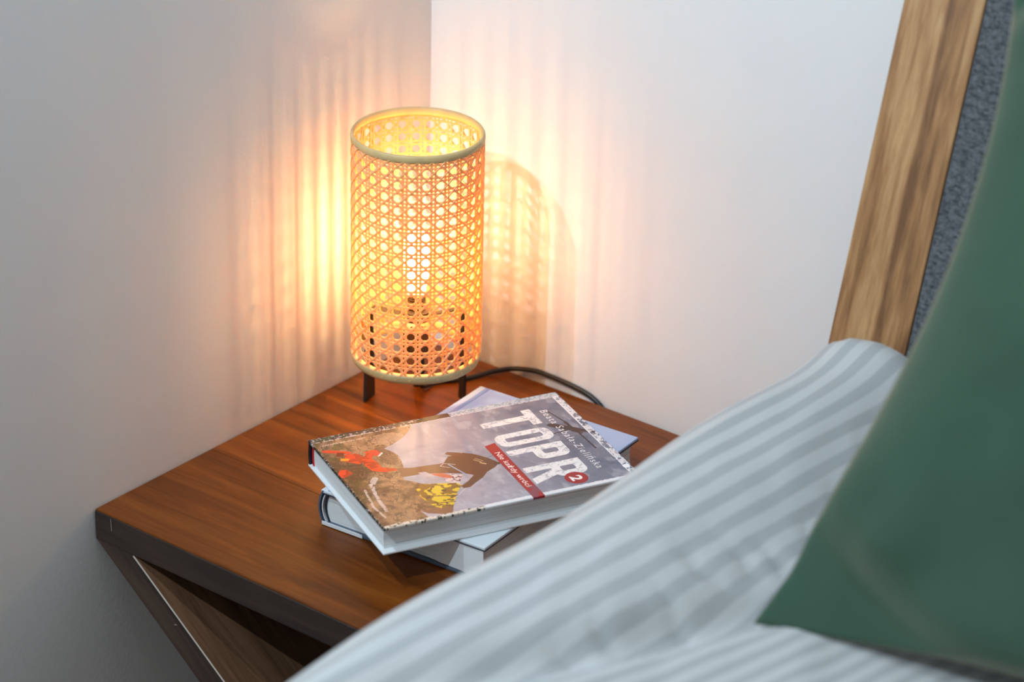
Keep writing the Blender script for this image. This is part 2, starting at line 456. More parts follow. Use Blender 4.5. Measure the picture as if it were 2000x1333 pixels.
# ------------------------------------------------------------------ printed cover (painted into a picture made here)
CW, CH, PX = 151.8, 215.0, 6
nx, ny = int(CW * PX), int(CH * PX)
X, Y = np.meshgrid((np.arange(nx) + 0.5) / PX, (np.arange(ny) + 0.5) / PX)
def poly_mask(pts):
    m = np.zeros((ny, nx), bool); P = np.array(pts, float)
    x0, x1 = max(0, int(P[:, 0].min() * PX) - 1), min(nx, int(P[:, 0].max() * PX) + 2)
    y0, y1 = max(0, int(P[:, 1].min() * PX) - 1), min(ny, int(P[:, 1].max() * PX) + 2)
    if x1 <= x0 or y1 <= y0: return m
    xs, ys = X[y0:y1, x0:x1], Y[y0:y1, x0:x1]; c = np.zeros(xs.shape, bool)
    for i in range(len(P)):
        ax, ay = P[i]; bx, by = P[i - 1]
        if ay == by: continue
        c ^= ((ay > ys) != (by > ys)) & (xs < (bx - ax) * (ys - ay) / (by - ay) + ax)
    m[y0:y1, x0:x1] = c; return m
def rrect(x0, y0, x1, y1, r):
    qx = np.abs(X - (x0 + x1) / 2) - (x1 - x0) / 2 + r; qy = np.abs(Y - (y0 + y1) / 2) - (y1 - y0) / 2 + r
    return np.hypot(np.maximum(qx, 0), np.maximum(qy, 0)) + np.minimum(np.maximum(qx, qy), 0) < r
def seg(x0, y0, x1, y1, w):
    t = np.clip(((X - x0) * (x1 - x0) + (Y - y0) * (y1 - y0)) / ((x1 - x0) ** 2 + (y1 - y0) ** 2), 0, 1)
    return np.hypot(X - x0 - t * (x1 - x0), Y - y0 - t * (y1 - y0)) < w / 2
def text_mask(body, x0, x1, y0, y1, bold=0.0, space=1.0, xr=None):
    V, Tn = text_mesh(body, 10.0, bold, space)
    cap, _ = text_mesh('N', 10.0, bold)
    V = V.copy(); V[:, 0] = (V[:, 0] - V[:, 0].min()) / (V[:, 0].max() - V[:, 0].min()) * (x1 - x0) + x0
    V[:, 1] = V[:, 1] / cap[:, 1].max() * (y1 - y0) + y0
    m = np.zeros((ny, nx), bool)
    for t in Tn: m |= poly_mask_fast(V[t])
    return m
def poly_mask_fast(P):
    m = np.zeros((ny, nx), bool)
    x0, x1 = max(0, int(P[:, 0].min() * PX) - 1), min(nx, int(P[:, 0].max() * PX) + 2)
    y0, y1 = max(0, int(P[:, 1].min() * PX) - 1), min(ny, int(P[:, 1].max() * PX) + 2)
    xs, ys = X[y0:y1, x0:x1], Y[y0:y1, x0:x1]
    s = []
    for i in range(3):
        a, b = P[i], P[(i + 1) % 3]; s.append((b[0] - a[0]) * (ys - a[1]) - (b[1] - a[1]) * (xs - a[0]))
    m[y0:y1, x0:x1] = ((s[0] >= 0) & (s[1] >= 0) & (s[2] >= 0)) | ((s[0] <= 0) & (s[1] <= 0) & (s[2] <= 0))
    return m
N1 = fbm(X / 22, Y / 22, 5); N2 = fbm(X / 5 + 40, Y / 5 + 9, 4); N3 = fbm(X / 1.6 + 3, Y / 1.6 + 60, 3); N4 = fbm(X / 9 + 70, Y / 14 + 33, 5)
img = np.zeros((ny, nx, 3))
def paint(mask, rgb, a=1.0):
    c = np.array(rgb, float) / 255
    k = (mask.astype(float) * a)[..., None]; img[:] = img * (1 - k) + c * k
def mixc(a, b, t): return np.array(a, float) / 255 + (np.array(b, float) / 255 - np.array(a, float) / 255) * np.clip(t, 0, 1)[..., None]
t = sstep(60, 200, Y + 40 * (N1 - 0.5))
img[:] = mixc((168, 166, 178), (112, 116, 134), t)
img[:] = img * (1 - 0.0) + mixc((255, 255, 255), (70, 74, 96), sstep(0.42, 0.72, N4))  * 0.0
cl = sstep(0.45, 0.75, N4) * (0.25 + 0.55 * sstep(120, 205, Y))
img[:] = img * (1 - cl[..., None] * 0.55) + np.array((70, 74, 98)) / 255 * cl[..., None] * 0.55
wl = sstep(0.52, 0.75, fbm(X / 12 + 11, Y / 7 + 88, 5)) * 0.4
img[:] = img * (1 - wl[..., None]) + np.array((196, 198, 206)) / 255 * wl[..., None]
# rock
rock = poly_mask([(0, 90), (8, 84), (16, 79), (24, 71), (31, 60.5), (36, 49.3), (43.4, 53.3), (50, 55), (58.8, 54), (70, 51.4), (77, 46), (88, 44), (99, 54), (104, 64), (125, 66), (139, 62), (147, 56), (141, 42), (137, 36), (150, 38.5), (152, 36), (152, 0), (0, 0)])
rc = mixc((74, 56, 44), (164, 130, 98), sstep(0.3, 0.7, 0.6 * N1 + 0.4 * N2))
grn = sstep(0.5, 0.62, fbm(X / 9 + 5, Y / 9 + 21, 4)) * sstep(45, 5, Y + 0.15 * X)
rc = rc * (1 - 0.8 * grn[..., None]) + np.array((66, 70, 34)) / 255 * 0.8 * grn[..., None]
img[rock] = rc[rock]
pale = rock & (np.hypot((X - 22) / 10, (Y - 57) / 14) < 1 + 0.5 * (N2 - 0.5)) ; paint(pale, (176, 150, 128), 0.7)
dk = rock & (np.hypot((X - 48) / 16, (Y - 47) / 7) < 1 + 0.8 * (N2 - 0.5)); paint(dk, (92, 70, 58), 0.8)
dk2 = rock & (np.hypot((X - 55) / 20, (Y - 12) / 12) < 1 + 0.8 * (N2 - 0.5)); paint(dk2, (70, 52, 34), 0.7)
crk = np.abs(fbm(X / 13 + 60, Y / 9 + 2, 4) - 0.5)
paint(rock & (crk < 0.018), (60, 46, 36), 0.55); paint(rock & (crk > 0.02) & (crk < 0.045) & (N2 > 0.45), (188, 158, 128), 0.35)
paint(rock & (N3 > 0.68), (186, 158, 128), 0.22); paint(rock & (N3 < 0.31), (60, 46, 34), 0.22)
for (a, b, w) in (((78, 24), (86, 18), 5), ((86, 18), (100, 15), 3.2), ((100, 15), (112, 13.5), 2.6), ((112, 13.5), (127, 13), 3), ((92, 10), (118, 6), 2), ((118, 6), (136, 8), 1.8)):
    paint(seg(*a, *b, w * 1.0) & (N3 > 0.36), (206, 192, 186), 0.85)
# person in red on the rock
for pl in ([(21, 3), (24, 3), (34, 20), (33, 24), (30, 22), (22, 8)], [(34, 17), (44, 13), (52, 22), (50, 28), (42, 30), (35, 26)], [(44, 26), (56, 25), (66, 27), (71, 34), (72.5, 45), (69, 45.5), (64, 36), (54, 36), (46, 34)],
           [(60, 1), (66, -1), (68, 3), (64, 12), (57, 10), (55, 5)], [(35, 33), (38, 33), (48, 27), (52, 30), (44, 37), (38, 44), (35, 42)]):
    mk = poly_mask(pl); paint(mk, (226, 64, 30)); paint(mk & (N2 > 0.56), (168, 40, 18), 0.8)
paint(poly_mask([(38, 12), (42, 10.5), (44, 16), (41, 18.5)]), (238, 152, 40))
paint(poly_mask([(36, 37), (40, 35), (45, 39), (45, 43), (41, 45)]), (212, 60, 50)); paint(seg(42, 45, 45.5, 41, 1.6), (226, 214, 210))
paint(poly_mask([(50, 13), (53, 12), (55, 22), (53, 24)]), (60, 50, 40)); paint(poly_mask([(28, 13), (34, 10), (36, 15), (31, 18)]), (110, 42, 26))
# climber
leg_c = (104, 76, 62)
paint(poly_mask([(69, 45), (76, 46), (84, 44), (84.5, 50), (85, 60), (88, 70), (92, 80), (84, 88), (76, 86), (74, 68), (73, 58)]), leg_c)
paint(poly_mask([(82, 58), (90, 60), (92, 68), (88, 66), (83, 64)]), (182, 176, 184))
paint(poly_mask([(67, 90), (67.5, 96), (66, 103), (70, 109), (75.5, 113.6), (82, 118), (88, 121), (93, 121), (97, 116), (101, 108), (108, 101), (113, 93), (118, 86), (118, 80.5), (114, 80), (109, 88), (102, 96), (98, 92), (92, 80), (84, 80), (76, 82)]), (88, 60, 48))
paint(poly_mask([(60, 92), (63, 89), (69, 95), (68, 103), (65, 101)]), (96, 68, 54))
paint(poly_mask([(88, 119.5), (93, 117), (94, 122), (91, 123.5)]), (66, 48, 42))
paint(seg(78, 108, 84, 112, 0.6) | seg(79.5, 106, 85, 110, 0.7) | seg(86, 109, 89, 112, 1.4), (208, 188, 140))
paint(seg(79, 85, 97, 90.5, 1.2), (150, 170, 205)); paint(seg(76, 82, 81, 90, 0.5) | seg(76, 82, 79, 78, 0.5) | seg(79, 78, 84, 84, 0.5), (214, 210, 218))
gear = poly_mask([(92, 78), (98, 88), (104, 84), (112, 80), (108, 74), (100, 72)]); paint(gear & (N3 > 0.5), (212, 196, 198)); paint(gear & (N3 < 0.42), (122, 56, 48))
paint(poly_mask([(88, 66), (96, 72), (100, 78), (96, 80), (89, 74)]), (190, 90, 66), 0.9)
bag = poly_mask([(100, 53), (103, 64), (108, 79), (113, 81), (122, 73), (130, 68), (140, 62), (143, 55), (134, 48), (118, 45), (106, 46)])
paint(bag, (122, 92, 40)); yel = bag & (fbm(X / 7 + 91, Y / 7 + 14, 3) > 0.44) & (N2 > 0.36); paint(yel, (214, 184, 44))
paint(bag & (N2 < 0.34), (70, 52, 40)); paint(seg(118, 48, 126, 72, 1.3) | seg(130, 48, 134, 66, 1.2), (96, 66, 40))
paint(poly_mask([(140, 62), (148, 58), (149, 52), (143, 40), (136, 36), (139, 47)]), (116, 84, 66))
paint(seg(80.5, 117.5, 76, 132, 0.45) | seg(74.5, 138, 73, 143, 0.4), (70, 66, 74)); paint(seg(118, 82, 128, 70, 0.5), (200, 196, 200))
# small handwritten line near the joint
for k in range(46):
    yy = 6 + k * 0.8
    if k % 9 == 8: continue
    paint(seg(13.6 + 0.9 * math.sin(k * 2.3), yy, 14.2 + 0.9 * math.sin(k * 2.3 + 1.7), yy + 0.7, 0.5), (224, 214, 202), 0.9)
# aircraft
hc = (58, 40, 44)
paint(poly_mask([(48, 186), (49.5, 183), (53, 184), (60, 191), (67, 199), (71, 205), (76, 213), (74.5, 214.5), (70, 210), (62, 203), (54, 195), (49, 189)]), hc)
paint(seg(28.7, 194.1, 55, 200.3, 1.3) | seg(64.8, 181.3, 62.9, 196.5, 1.2) | seg(68, 201, 98.8, 202.2, 1.5) | seg(51, 199, 64, 200, 2.6) | seg(66, 198, 72, 203, 2.4), hc)
# title letters
Tm = rrect(19.5, 174.0, 45, 182, 0.6) | rrect(28, 134.5, 36.4, 182, 0.5)
Om = rrect(50.8, 134.5, 71.2, 182, 8) & ~rrect(57.8, 142.3, 64.4, 173.8, 2)
Pm = (rrect(77.3, 134.5, 85, 182, 0.5) | rrect(77.3, 153.8, 99.5, 182, 7.5)) & ~rrect(85, 161.5, 91.8, 174.2, 2)
Pm |= rrect(77.3, 134.5, 85, 182, 0.5)
Rm = ((rrect(107.0, 134.5, 114.8, 182, 0.5) | rrect(107.0, 155.0, 130.2, 182, 7.5)) & ~rrect(114.8, 162.5, 122.4, 174.2, 2)) | poly_mask([(116, 158), (125, 158), (133.5, 134.5), (125.2, 134.5)]) | rrect(107.0, 134.5, 114.8, 182, 0.5)
lets = Tm | Om | Pm | Rm
N5 = fbm(X / 3.2 + 31, Y / 3.2 + 77, 4)
worn = (N5 > 0.60 - 0.05 * sstep(160, 182, Y)) & (N3 > 0.42)
paint(lets, (232, 230, 230)); paint(lets & worn, (166, 168, 178), 0.85)
paint(lets & (N3 > 0.62), (205, 204, 206), 0.6)
circ = np.hypot(X - 136.2, Y - 166.8) < 9.2
paint(circ, (156, 28, 36)); paint(text_mask('2', 132.6, 140.4, 162.2, 171.4, 0.35), (240, 236, 232))
# banner
ban = (Y > 122.8) & (Y < 132.6) & (X > 63.2 + 0.25 * (Y - 122.8) * -1); paint(ban, (158, 30, 38))
paint(ban & (X > 134) & (N2 > 0.46), (112, 86, 112), 0.6 )
paint(text_mask('Nie każdy wróci', 75.6, 134.5, 125.6, 130.2, 0.12, 1.05), (236, 220, 216))
paint(text_mask('Beata Sabała-Zielińska', 25.6, 128.8, 188.4, 194.6, 0.0, 1.25), (228, 228, 232))
# worn white borders
brd = (Y > 208.6 + 1.2 * (N3 - 0.5)) & (X > 7); paint(brd & (N5 < 0.60), (214, 214, 220)); paint(brd & (N3 > 0.68), (104, 110, 130), 0.8)
paint((np.abs(Y - 208.9) < 0.4) & (N3 > 0.4) & (X > 5), (236, 236, 240))
fore = (X > 147.4 + 1.3 * (N3 - 0.5)) & (Y > 81 + 6 * (N2 - 0.5)); paint(fore & ~ban, (226, 226, 230))
fr2 = (X > 148.3 - 3.5 * (N2 - 0.45)) & (Y <= 84); paint(fr2 & (N3 > 0.42), (214, 206, 194)); paint(fr2 & (N3 <= 0.36), (52, 58, 40))
low = (Y < 1.3 + 2.4 * (N2 - 0.45)); paint(low, (36, 38, 30)); paint(low & (N3 > 0.62), (205, 200, 196), 0.7)
# the joint along the back: black and green below, pale above
jn = X < 7.2
paint(jn & (Y < 119), (34, 30, 38)); paint(jn & (Y < 60) & (N2 > 0.5), (52, 66, 44)); paint(jn & (Y < 100) & (N3 > 0.62), (150, 156, 170))
paint(jn & (Y >= 119), (176, 188, 200)); paint(jn & (Y >= 119) & (N3 > 0.55), (138, 152, 170))
paint((np.abs(X - 7.5) < 0.4) & (N3 > 0.38), (222, 218, 220))
paint(rrect(131, 208, 137, 213.5, 2) & (N2 > 0.4), (240, 240, 244))
def make_image():
    im = bpy.data.images.new('cover_print', nx, ny); im.colorspace_settings.name = 'sRGB'
    buf = np.ones((ny, nx, 4), np.float32); buf[..., :3] = np.clip(img, 0, 1)
    im.pixels.foreach_set(buf.ravel()); im.update(); im.pack(); return im
def cover_mat():
    m, nt, p = new_mat('glossy_printed_cover')
    ti = node(nt, 'ShaderNodeTexImage'); ti.image = make_image(); ti.extension = 'EXTEND'
    L(nt, ti.outputs['Color'], p.inputs['Base Color'])
    p.inputs['Roughness'].default_value = 0.42; p.inputs['Specular IOR Level'].default_value = 0.4
    n = noise(nt, coords(nt, (1, 1, 1)), 90, 3); bump(nt, p, n.outputs['Fac'], 0.05, 0.0006)
    return m
M_cover = cover_mat()

# ------------------------------------------------------------------ books
def paper_mat():
    m, nt, p = new_mat('page_edges')
    v = coords(nt, (3, 3, 1400)); n = noise(nt, v, 1.0, 2)
    r = ramp(nt, [(0.3, lin(205, 210, 212)), (0.7, lin(232, 235, 236))]); L(nt, n.outputs['Fac'], r.inputs['Fac']); L(nt, r.outputs['Color'], p.inputs['Base Color'])
    bump(nt, p, n.outputs['Fac'], 0.25, 0.0004); p.inputs['Roughness'].default_value = 0.85; p.inputs['Specular IOR Level'].default_value = 0.2
    return m
M_paper = paper_mat()
M_white_board = plain('white_board', lin(228, 232, 236), 0.45, var=0.02)
M_spine_dark = plain('black_spine', lin(34, 32, 36), 0.35, var=0.25, sc=120)
M_red = plain('red_headband', lin(200, 20, 34), 0.7)
def jacket_mat():
    m, nt, p = new_mat('light_blue_jacket')
    tc = node(nt, 'ShaderNodeTexCoord'); sp = node(nt, 'ShaderNodeSeparateXYZ'); L(nt, tc.outputs['Object'], sp.inputs[0])
    r = ramp(nt, [(0.030, lin(214, 222, 228)), (0.075, lin(160, 180, 216))]); L(nt, sp.outputs['Y'], r.inputs['Fac']); L(nt, r.outputs['Color'], p.inputs['Base Color'])
    p.inputs['Roughness'].default_value = 0.35; return m
M_blue = jacket_mat()
M_slate = plain('slate_blue_board', lin(84, 96, 112), 0.4, var=0.04)
M_navy = plain('navy_edge', lin(28, 40, 58), 0.4, var=0.05)
M_flap = plain('white_jacket_flap', lin(226, 230, 234), 0.5, var=0.02)

def spine_shell(name, w0, z0, z1, y0, y1, th, bulge, mat, parent, n=10):
    """curved back of a book: runs along local y on the side x = w0, bulging to -x"""
    vs, fs = [], []
    for i in range(n + 1):
        t = -1 + 2 * i / n; z = (z0 + z1) / 2 + t * (z1 - z0) / 2; x = w0 - bulge * (1 - t * t)
        for y in (y0, y1):
            vs.append((x, y, z)); vs.append((x + th, y, z))
    for i in range(n):
        a, b = i * 4, (i + 1) * 4
        fs += [(a, b, b + 2, a + 2), (a + 1, a + 3, b + 3, b + 1), (a, a + 1, b + 1, b), (a + 2, b + 2, b + 3, a + 3)]
    fs += [(0, 2, 3, 1), (n * 4, n * 4 + 1, n * 4 + 3, n * 4 + 2)]
    return mesh_obj(name, vs, fs, mat, parent, False)

# upper book: local x across the cover (from the back), local y from tail to head
bw, bh = CW / 1000, CH / 1000
Z1, Z2 = 0.0308, 0.0540
b1 = empty('hardcover_book', (0.11917, -0.28937, Z1), R(63.604) - PI / 2)
tag(b1, 'glossy printed hardcover with large white title and climbers, on top of the blue book', 'book')
H = Z2 - Z1; bt = 0.0022
def board_top():
    bm = bm_box((0, 0, H - bt), (bw, bh, H), 0)
    bmesh.ops.bevel(bm, geom=bm.edges[:], offset=0.0006, segments=2, profile=0.5, affect='EDGES')
    uv = bm.loops.layers.uv.new('UVMap')
    for f in bm.faces:
        for l in f.loops: l[uv].uv = (l.vert.co.x / bw, l.vert.co.y / bh)
    return bm_obj('front_cover', bm, M_cover, b1)
board_top()
box('back_cover', (0, 0, 0.0003), (bw, bh, bt), M_white_board, b1, 0.0006)
ph = 0.0032
def page_block(parent, x0, x1, y0, y1, z0, z1, bulge, hollow, n=8):
    prof = []
    for i in range(n + 1):
        t = -1 + 2 * i / n; prof.append((x0 - bulge * (1 - t * t), z0 + (z1 - z0) * i / n))
    for i in range(n + 1):
        t = 1 - 2 * i / n; prof.append((x1 - hollow * (1 - t * t), z1 - (z1 - z0) * i / n))
    m = len(prof)
    vs = [(x, y0, z) for x, z in prof] + [(x, y1, z) for x, z in prof]
    fs = [tuple(range(m)), tuple(reversed(range(m, 2 * m)))] + [(i, m + i, m + (i + 1) % m, (i + 1) % m) for i in range(m)]
    return mesh_obj('page_block', vs, fs, M_paper, parent)
page_block(b1, 0.0050, bw - 0.0062, ph, bh - ph, bt + 0.0001, H - bt - 0.0001, 0.0022, 0.0012)
spine_shell('spine', 0.0012, 0.0006, H - 0.0006, 0.0004, bh - 0.0004, 0.0012, 0.0016, M_spine_dark, b1)
for y in (ph - 0.0008, bh - ph - 0.0006):
    spine_shell('headband', 0.0042, bt + 0.0002, H - bt - 0.0002, y, y + 0.0014, 0.0022, 0.0014, M_red, b1)

# lower book: local x from its back to the fore edge, local y along the back
w2, h2, H2 = 0.1535, 0.2190, 0.0305
b2 = empty('hardcover_book', (0.1520, -0.3110, 0.0004), R(4.6))
tag(b2, 'light blue hardcover book lying flat on the nightstand under the printed book', 'book')
c2 = 0.0026
def cover2():
    bm = bm_box((0, 0, H2 - c2), (w2, h2, H2), 0.0007)
    return bm_obj('front_cover', bm, M_blue, b2)
cover2()
box('cover_edge', (0.001, -0.0003, H2 - c2 - 0.0006), (w2 + 0.0004, h2 + 0.0003, H2 - c2), M_navy, b2, 0.0002)
M_groove = plain('blue_joint', lin(120, 146, 196), 0.3, var=0.03)
box('joint_groove', (0.0060, 0.0008, H2 - 0.0002), (0.0100, h2 - 0.0008, H2 + 0.00025), M_groove, b2, 0.0001)
box('back_cover', (0, 0, 0), (w2, h2, c2), M_slate, b2, 0.0007)
box('jacket_wrap', (0.001, -0.0006, 0.0002), (0.040, 0.0, c2 + 0.0008), M_flap, b2, 0.0002)
page_block(b2, 0.0065, w2 - 0.0040, 0.0034, h2 - 0.0034, c2 + 0.0001, H2 - c2 - 0.0007, 0.0030, 0.0015, 10)
spine_shell('spine', 0.0014, 0.0004, H2 - 0.0004, 0.0, h2, 0.0016, 0.0042, M_slate, b2, 14)
spine_shell('spine_lining', 0.0042, 0.0018, H2 - 0.0018, 0.0008, h2 - 0.0008, 0.0008, 0.0040, M_flap, b2, 14)
spine_shell('headband', 0.0056, c2 + 0.0002, H2 - c2 - 0.0008, 0.0022, 0.0040, 0.0012, 0.0034, M_navy, b2, 14)
# folded jacket flap that has sprung out at the fore edge's near end
def flap(name, top0, top1, bot0, bot1, y0, y1, mat):
    n = 8; vs, fs = [], []
    for i in range(n + 1):
        t = i / n; z = c2 + 0.0006 + (H2 - 2 * c2 - 0.0016) * t
        e = t ** 0.7
        xa = bot0 + (top0 - bot0) * e; xb = bot1 + (top1 - bot1) * t
        for x, y in ((xa, y0), (xb, y1), (xb, y1 + 0.0004), (xa, y0 + 0.0004)): vs.append((x, y, z))
    for i in range(n):
        a, b = i * 4, (i + 1) * 4
        for k in range(4):
            l = (k + 1) % 4; fs.append((a + k, a + l, b + l, b + k))
    fs += [(3, 2, 1, 0), (n * 4, n * 4 + 1, n * 4 + 2, n * 4 + 3)]
    return mesh_obj(name, vs, fs, mat, b2)
flap('jacket_flap', w2 - 0.0285, w2 - 0.0015, w2 - 0.0440, w2 - 0.0010, 0.0016, 0.0002, M_flap)
flap('jacket_flap', w2 - 0.0295, w2 - 0.0200, w2 - 0.0580, w2 - 0.0400, 0.0030, 0.0019, M_flap)

# ------------------------------------------------------------------ bed: headboard, base, mattress
bed = empty('bed', (0.485, -0.13, ZF))
tag(bed, 'bed with oak framed grey upholstered headboard leaning back to the white wall', 'bed')
bpy.context.view_layer.update()
def toloc(v): return Vector(v) - Vector((0.485, -0.13, ZF))
ty = 0.2737
def hy(z): return -0.1288 + ty * (z - 0.1932)
HBX0, HBX1, HBZ0, HBZ1 = 0.485, 1.72, -0.12, 0.56
PWID = 0.0632
def slab(name, x0, x1, z0, z1, d0, d1, mat, bevel):
    """piece of the leaning headboard; d = depth behind its front plane"""
    lean = math.atan(ty)
    bm = bm_box((x0, d0, z0 / math.cos(lean)), (x1, d1, z1 / math.cos(lean)), bevel)
    Mx = Matrix.Translation((0, hy(0.0), 0)) @ Matrix.Rotation(-lean, 4, 'X')
    o = bm_obj(name, bm, mat, bed)
    o.matrix_local = Matrix.Translation(toloc((0, 0, 0))) @ Mx
    return o
def oak_post(x0, x1, z0, z1): return slab('headboard_post', x0, x1, z0, z1, 0.0, 0.030, M_oak, 0.0012)
o = oak_post(HBX0, HBX0 + PWID, HBZ0, HBZ1); o['tone'] = 0.55
o = oak_post(HBX1 - PWID, HBX1, HBZ0, HBZ1); o['tone'] = 0.35
def felt_mat():
    m, nt, p = new_mat('grey_melange_upholstery')
    n = noise(nt, coords(nt, (1, 1, 1)), 420, 3, 0.7); n2 = noise(nt, coords(nt, (160, 160, 420)), 1.0, 3, 0.6)
    mx = node(nt, 'ShaderNodeMath', operation='ADD'); L(nt, n.outputs['Fac'], mx.inputs[0]); L(nt, n2.outputs['Fac'], mx.inputs[1])
    hf = node(nt, 'ShaderNodeMath', operation='MULTIPLY'); hf.inputs[1].default_value = 0.5; L(nt, mx.outputs[0], hf.inputs[0])
    r = ramp(nt, [(0.38, lin(58, 60, 64)), (0.62, lin(112, 114, 119))]); L(nt, hf.outputs[0], r.inputs['Fac']); L(nt, r.outputs['Color'], p.inputs['Base Color'])
    p.inputs['Roughness'].default_value = 0.95; p.inputs['Specular IOR Level'].default_value = 0.1; p.inputs['Sheen Weight'].default_value = 0.15
    bump(nt, p, hf.outputs[0], 0.5, 0.002); return m
slab('headboard_panel', HBX0 + PWID + 0.0004, HBX1 - PWID - 0.0004, HBZ0 + 0.05, HBZ1 - 0.004, 0.0008, 0.026, felt_mat(), 0.0014)
for (n_, lo, hi) in (('side_rail', (0.500, -2.05, -0.20), (0.528, -0.250, -0.08)), ('side_rail', (1.68, -2.05, -0.20), (1.708, -0.250, -0.08)), ('slat_base', (0.530, -2.05, -0.135), (1.678, -0.235, -0.115))):
    o = bm_obj(n_, bm_box(toloc(lo), toloc(hi), 0.002), M_oak, bed); o['tone'] = 0.5
for x in (0.53, 1.65):
    for y in (-0.62, -1.98): o = bm_obj('leg', bm_box(toloc((x, y, ZF)), toloc((x + 0.05, y + 0.05, -0.20)), 0.002), M_oak, bed); o['tone'] = 0.4
mt = bm_obj('mattress', bm_box((0.520, -2.04, -0.112), (1.690, -0.238, 0.118), 0.035, 4), plain('mattress_ticking', (0.7, 0.7, 0.72, 1), 0.9), None, True)
tag(mt, 'pale mattress on the oak bed base beneath the striped duvet', 'mattress')

# ------------------------------------------------------------------ duvet with woven satin stripes
def duvet_mat():
    m, nt, p = new_mat('striped_satin_cotton')
    uv = node(nt, 'ShaderNodeTexCoord'); sp = node(nt, 'ShaderNodeSeparateXYZ'); L(nt, uv.outputs['UV'], sp.inputs[0])
    fr = node(nt, 'ShaderNodeMath', operation='FRACT'); L(nt, sp.outputs['X'], fr.inputs[0])
    r = ramp(nt, [(0.0, lin(190, 192, 193)), (0.46, lin(190, 192, 193)), (0.54, lin(168, 171, 173)), (0.96, lin(168, 171, 173))])
    e = r.color_ramp.elements.new(1.0); e.color = lin(190, 192, 193)
    L(nt, fr.outputs[0], r.inputs['Fac']); L(nt, r.outputs['Color'], p.inputs['Base Color'])
    p.inputs['Roughness'].default_value = 0.7; p.inputs['Specular IOR Level'].default_value = 0.25; p.inputs['Sheen Weight'].default_value = 0.2
    n = noise(nt, coords(nt, (1, 1, 1)), 900, 2); bump(nt, p, n.outputs['Fac'], 0.15, 0.0006)
    return m
def duvet():
    # cross-section from the hanging side over the rounded edge to the far side: (x, z, nx, nz)
    rr, xc, zc = 0.055, 0.522, 0.150
    sec = []
    for i in range(14): sec.append((xc - rr, -0.10 + (zc + 0.10) * i / 14, -1, 0))
    for i in range(13):
        a = PI - PI / 2 * i / 12; sec.append((xc + rr * math.cos(a), zc + rr * math.sin(a), math.cos(a), math.sin(a)))
    nxx = 150
    for i in range(1, nxx + 1): sec.append((xc + 1.14 * i / nxx, zc + rr, 0, 1))
    for i in range(1, 12):
        a = PI / 2 - PI / 2 * i / 11; sec.append((xc + 1.14 + rr * math.cos(a), zc + rr * math.sin(a), math.cos(a), math.sin(a)))
    for i in range(1, 6): sec.append((xc + 1.14 + rr, zc - 0.25 * i / 5, 1, 0))
    sec = np.array(sec); m = len(sec)
    # lengthwise stations: head end rounded
    ys = [(-0.1300 + 0.0, -0.050)] + [(-0.1300 - 0.03 * (1 - math.cos(a)), -0.03 * (1 - math.sin(a))) for a in np.linspace(0, PI / 2, 8)]
    ys += [(y, 0.0) for y in np.linspace(-0.165, -1.0, 150)] + [(y, 0.0) for y in np.linspace(-1.02, -1.95, 40)]
    vs = np.zeros((len(ys), m, 3)); uvs = np.zeros((len(ys), m, 2))
    al = np.concatenate([[0], np.cumsum(np.hypot(np.diff(sec[:, 0]), np.diff(sec[:, 1])))])
    edge_i = 14
    for k, (y, dz) in enumerate(ys):
        x, z, nX, nZ = sec.T
        top = sstep(0.3, 1.0, nZ)
        yy = np.full(m, y)
        # broad relief: lower towards the middle, a fold across below the pillow's corner
        h = -0.026 * sstep(0.545, 0.66, x) * top
        dv = ((x - 0.5859) * 0.1485 - (yy + 0.5955) * 0.0555) / 0.1585       # distance to the fold line, positive on the near side
        fold = np.exp(-(dv / 0.016) ** 2) * sstep(-0.78, -0.62, yy) * sstep(-0.36, -0.47, yy)
        h = h - 0.013 * fold * top + 0.002 * np.exp(-((dv - 0.035) / 0.022) ** 2) * top
        near = sstep(-0.005, 0.03, dv)
        w = (fbm(x * 9 + 3, yy * 5 + 1, 3) - 0.5) * 0.012 + (fbm(x * 30 + yy * 16, yy * 9 - x * 9, 3) - 0.5) * 0.005
        cr = np.abs(fbm(x * 16 - yy * 10 + 50, (yy * 14 + x * 10) + 8, 2) - 0.5)
        w = w - 0.0035 * sstep(0.06, 0.0, cr) * sstep(0.56, 0.60, x) * (1 - near)
        h = h + w * top * sstep(0.50, 0.545, x)
        # the rolled edge stays plump, with slight waviness
        h = h + 0.0025 * np.sin(yy * 19 + 0.7) * (nX < -0.2) 
        vs[k, :, 0] = x + nX * h * (np.abs(nX) > 0.5); vs[k, :, 1] = yy; vs[k, :, 2] = z + np.where(nZ > 0.3, h, 0) + dz * sstep(0.0, 0.15, z)
        bump_ = 0.017 * math.exp(-((y + 0.135) / 0.035) ** 2) * sstep(0.475, 0.505, x) * sstep(0.66, 0.53, x)
        vs[k, :, 2] += bump_ * sstep(0.05, 0.17, z)
        vs[k, :, 1] = np.minimum(vs[k, :, 1], hy(vs[k, :, 2]) - 0.0012)
        # stripe coordinate, measured across the cloth
        s = (al - al[26]) + xc
        sA = s - 0.080 * yy; sB = x * 0.978 - yy * 0.208
        wob = (fbm(x * 10 + 9, yy * 6, 2) - 0.5) * 0.008
        uA = (sA + wob) / 0.0200; uB = (sB + wob * 0.5) / 0.0147
        uvs[k, :, 0] = np.where(near > 0.5, uB, uA) * 1.0
        uvs[k, :, 1] = yy
    nv = len(ys) * m
    fs = [(k * m + i, (k + 1) * m + i, (k + 1) * m + i + 1, k * m + i + 1) for k in range(len(ys) - 1) for i in range(m - 1)]
    o = mesh_obj('duvet', vs.reshape(-1, 3), fs, duvet_mat(), None, True)
    me = o.data; uvl = me.uv_layers.new(name='UVMap')
    li = np.zeros(len(me.loops), int); me.loops.foreach_get('vertex_index', li)
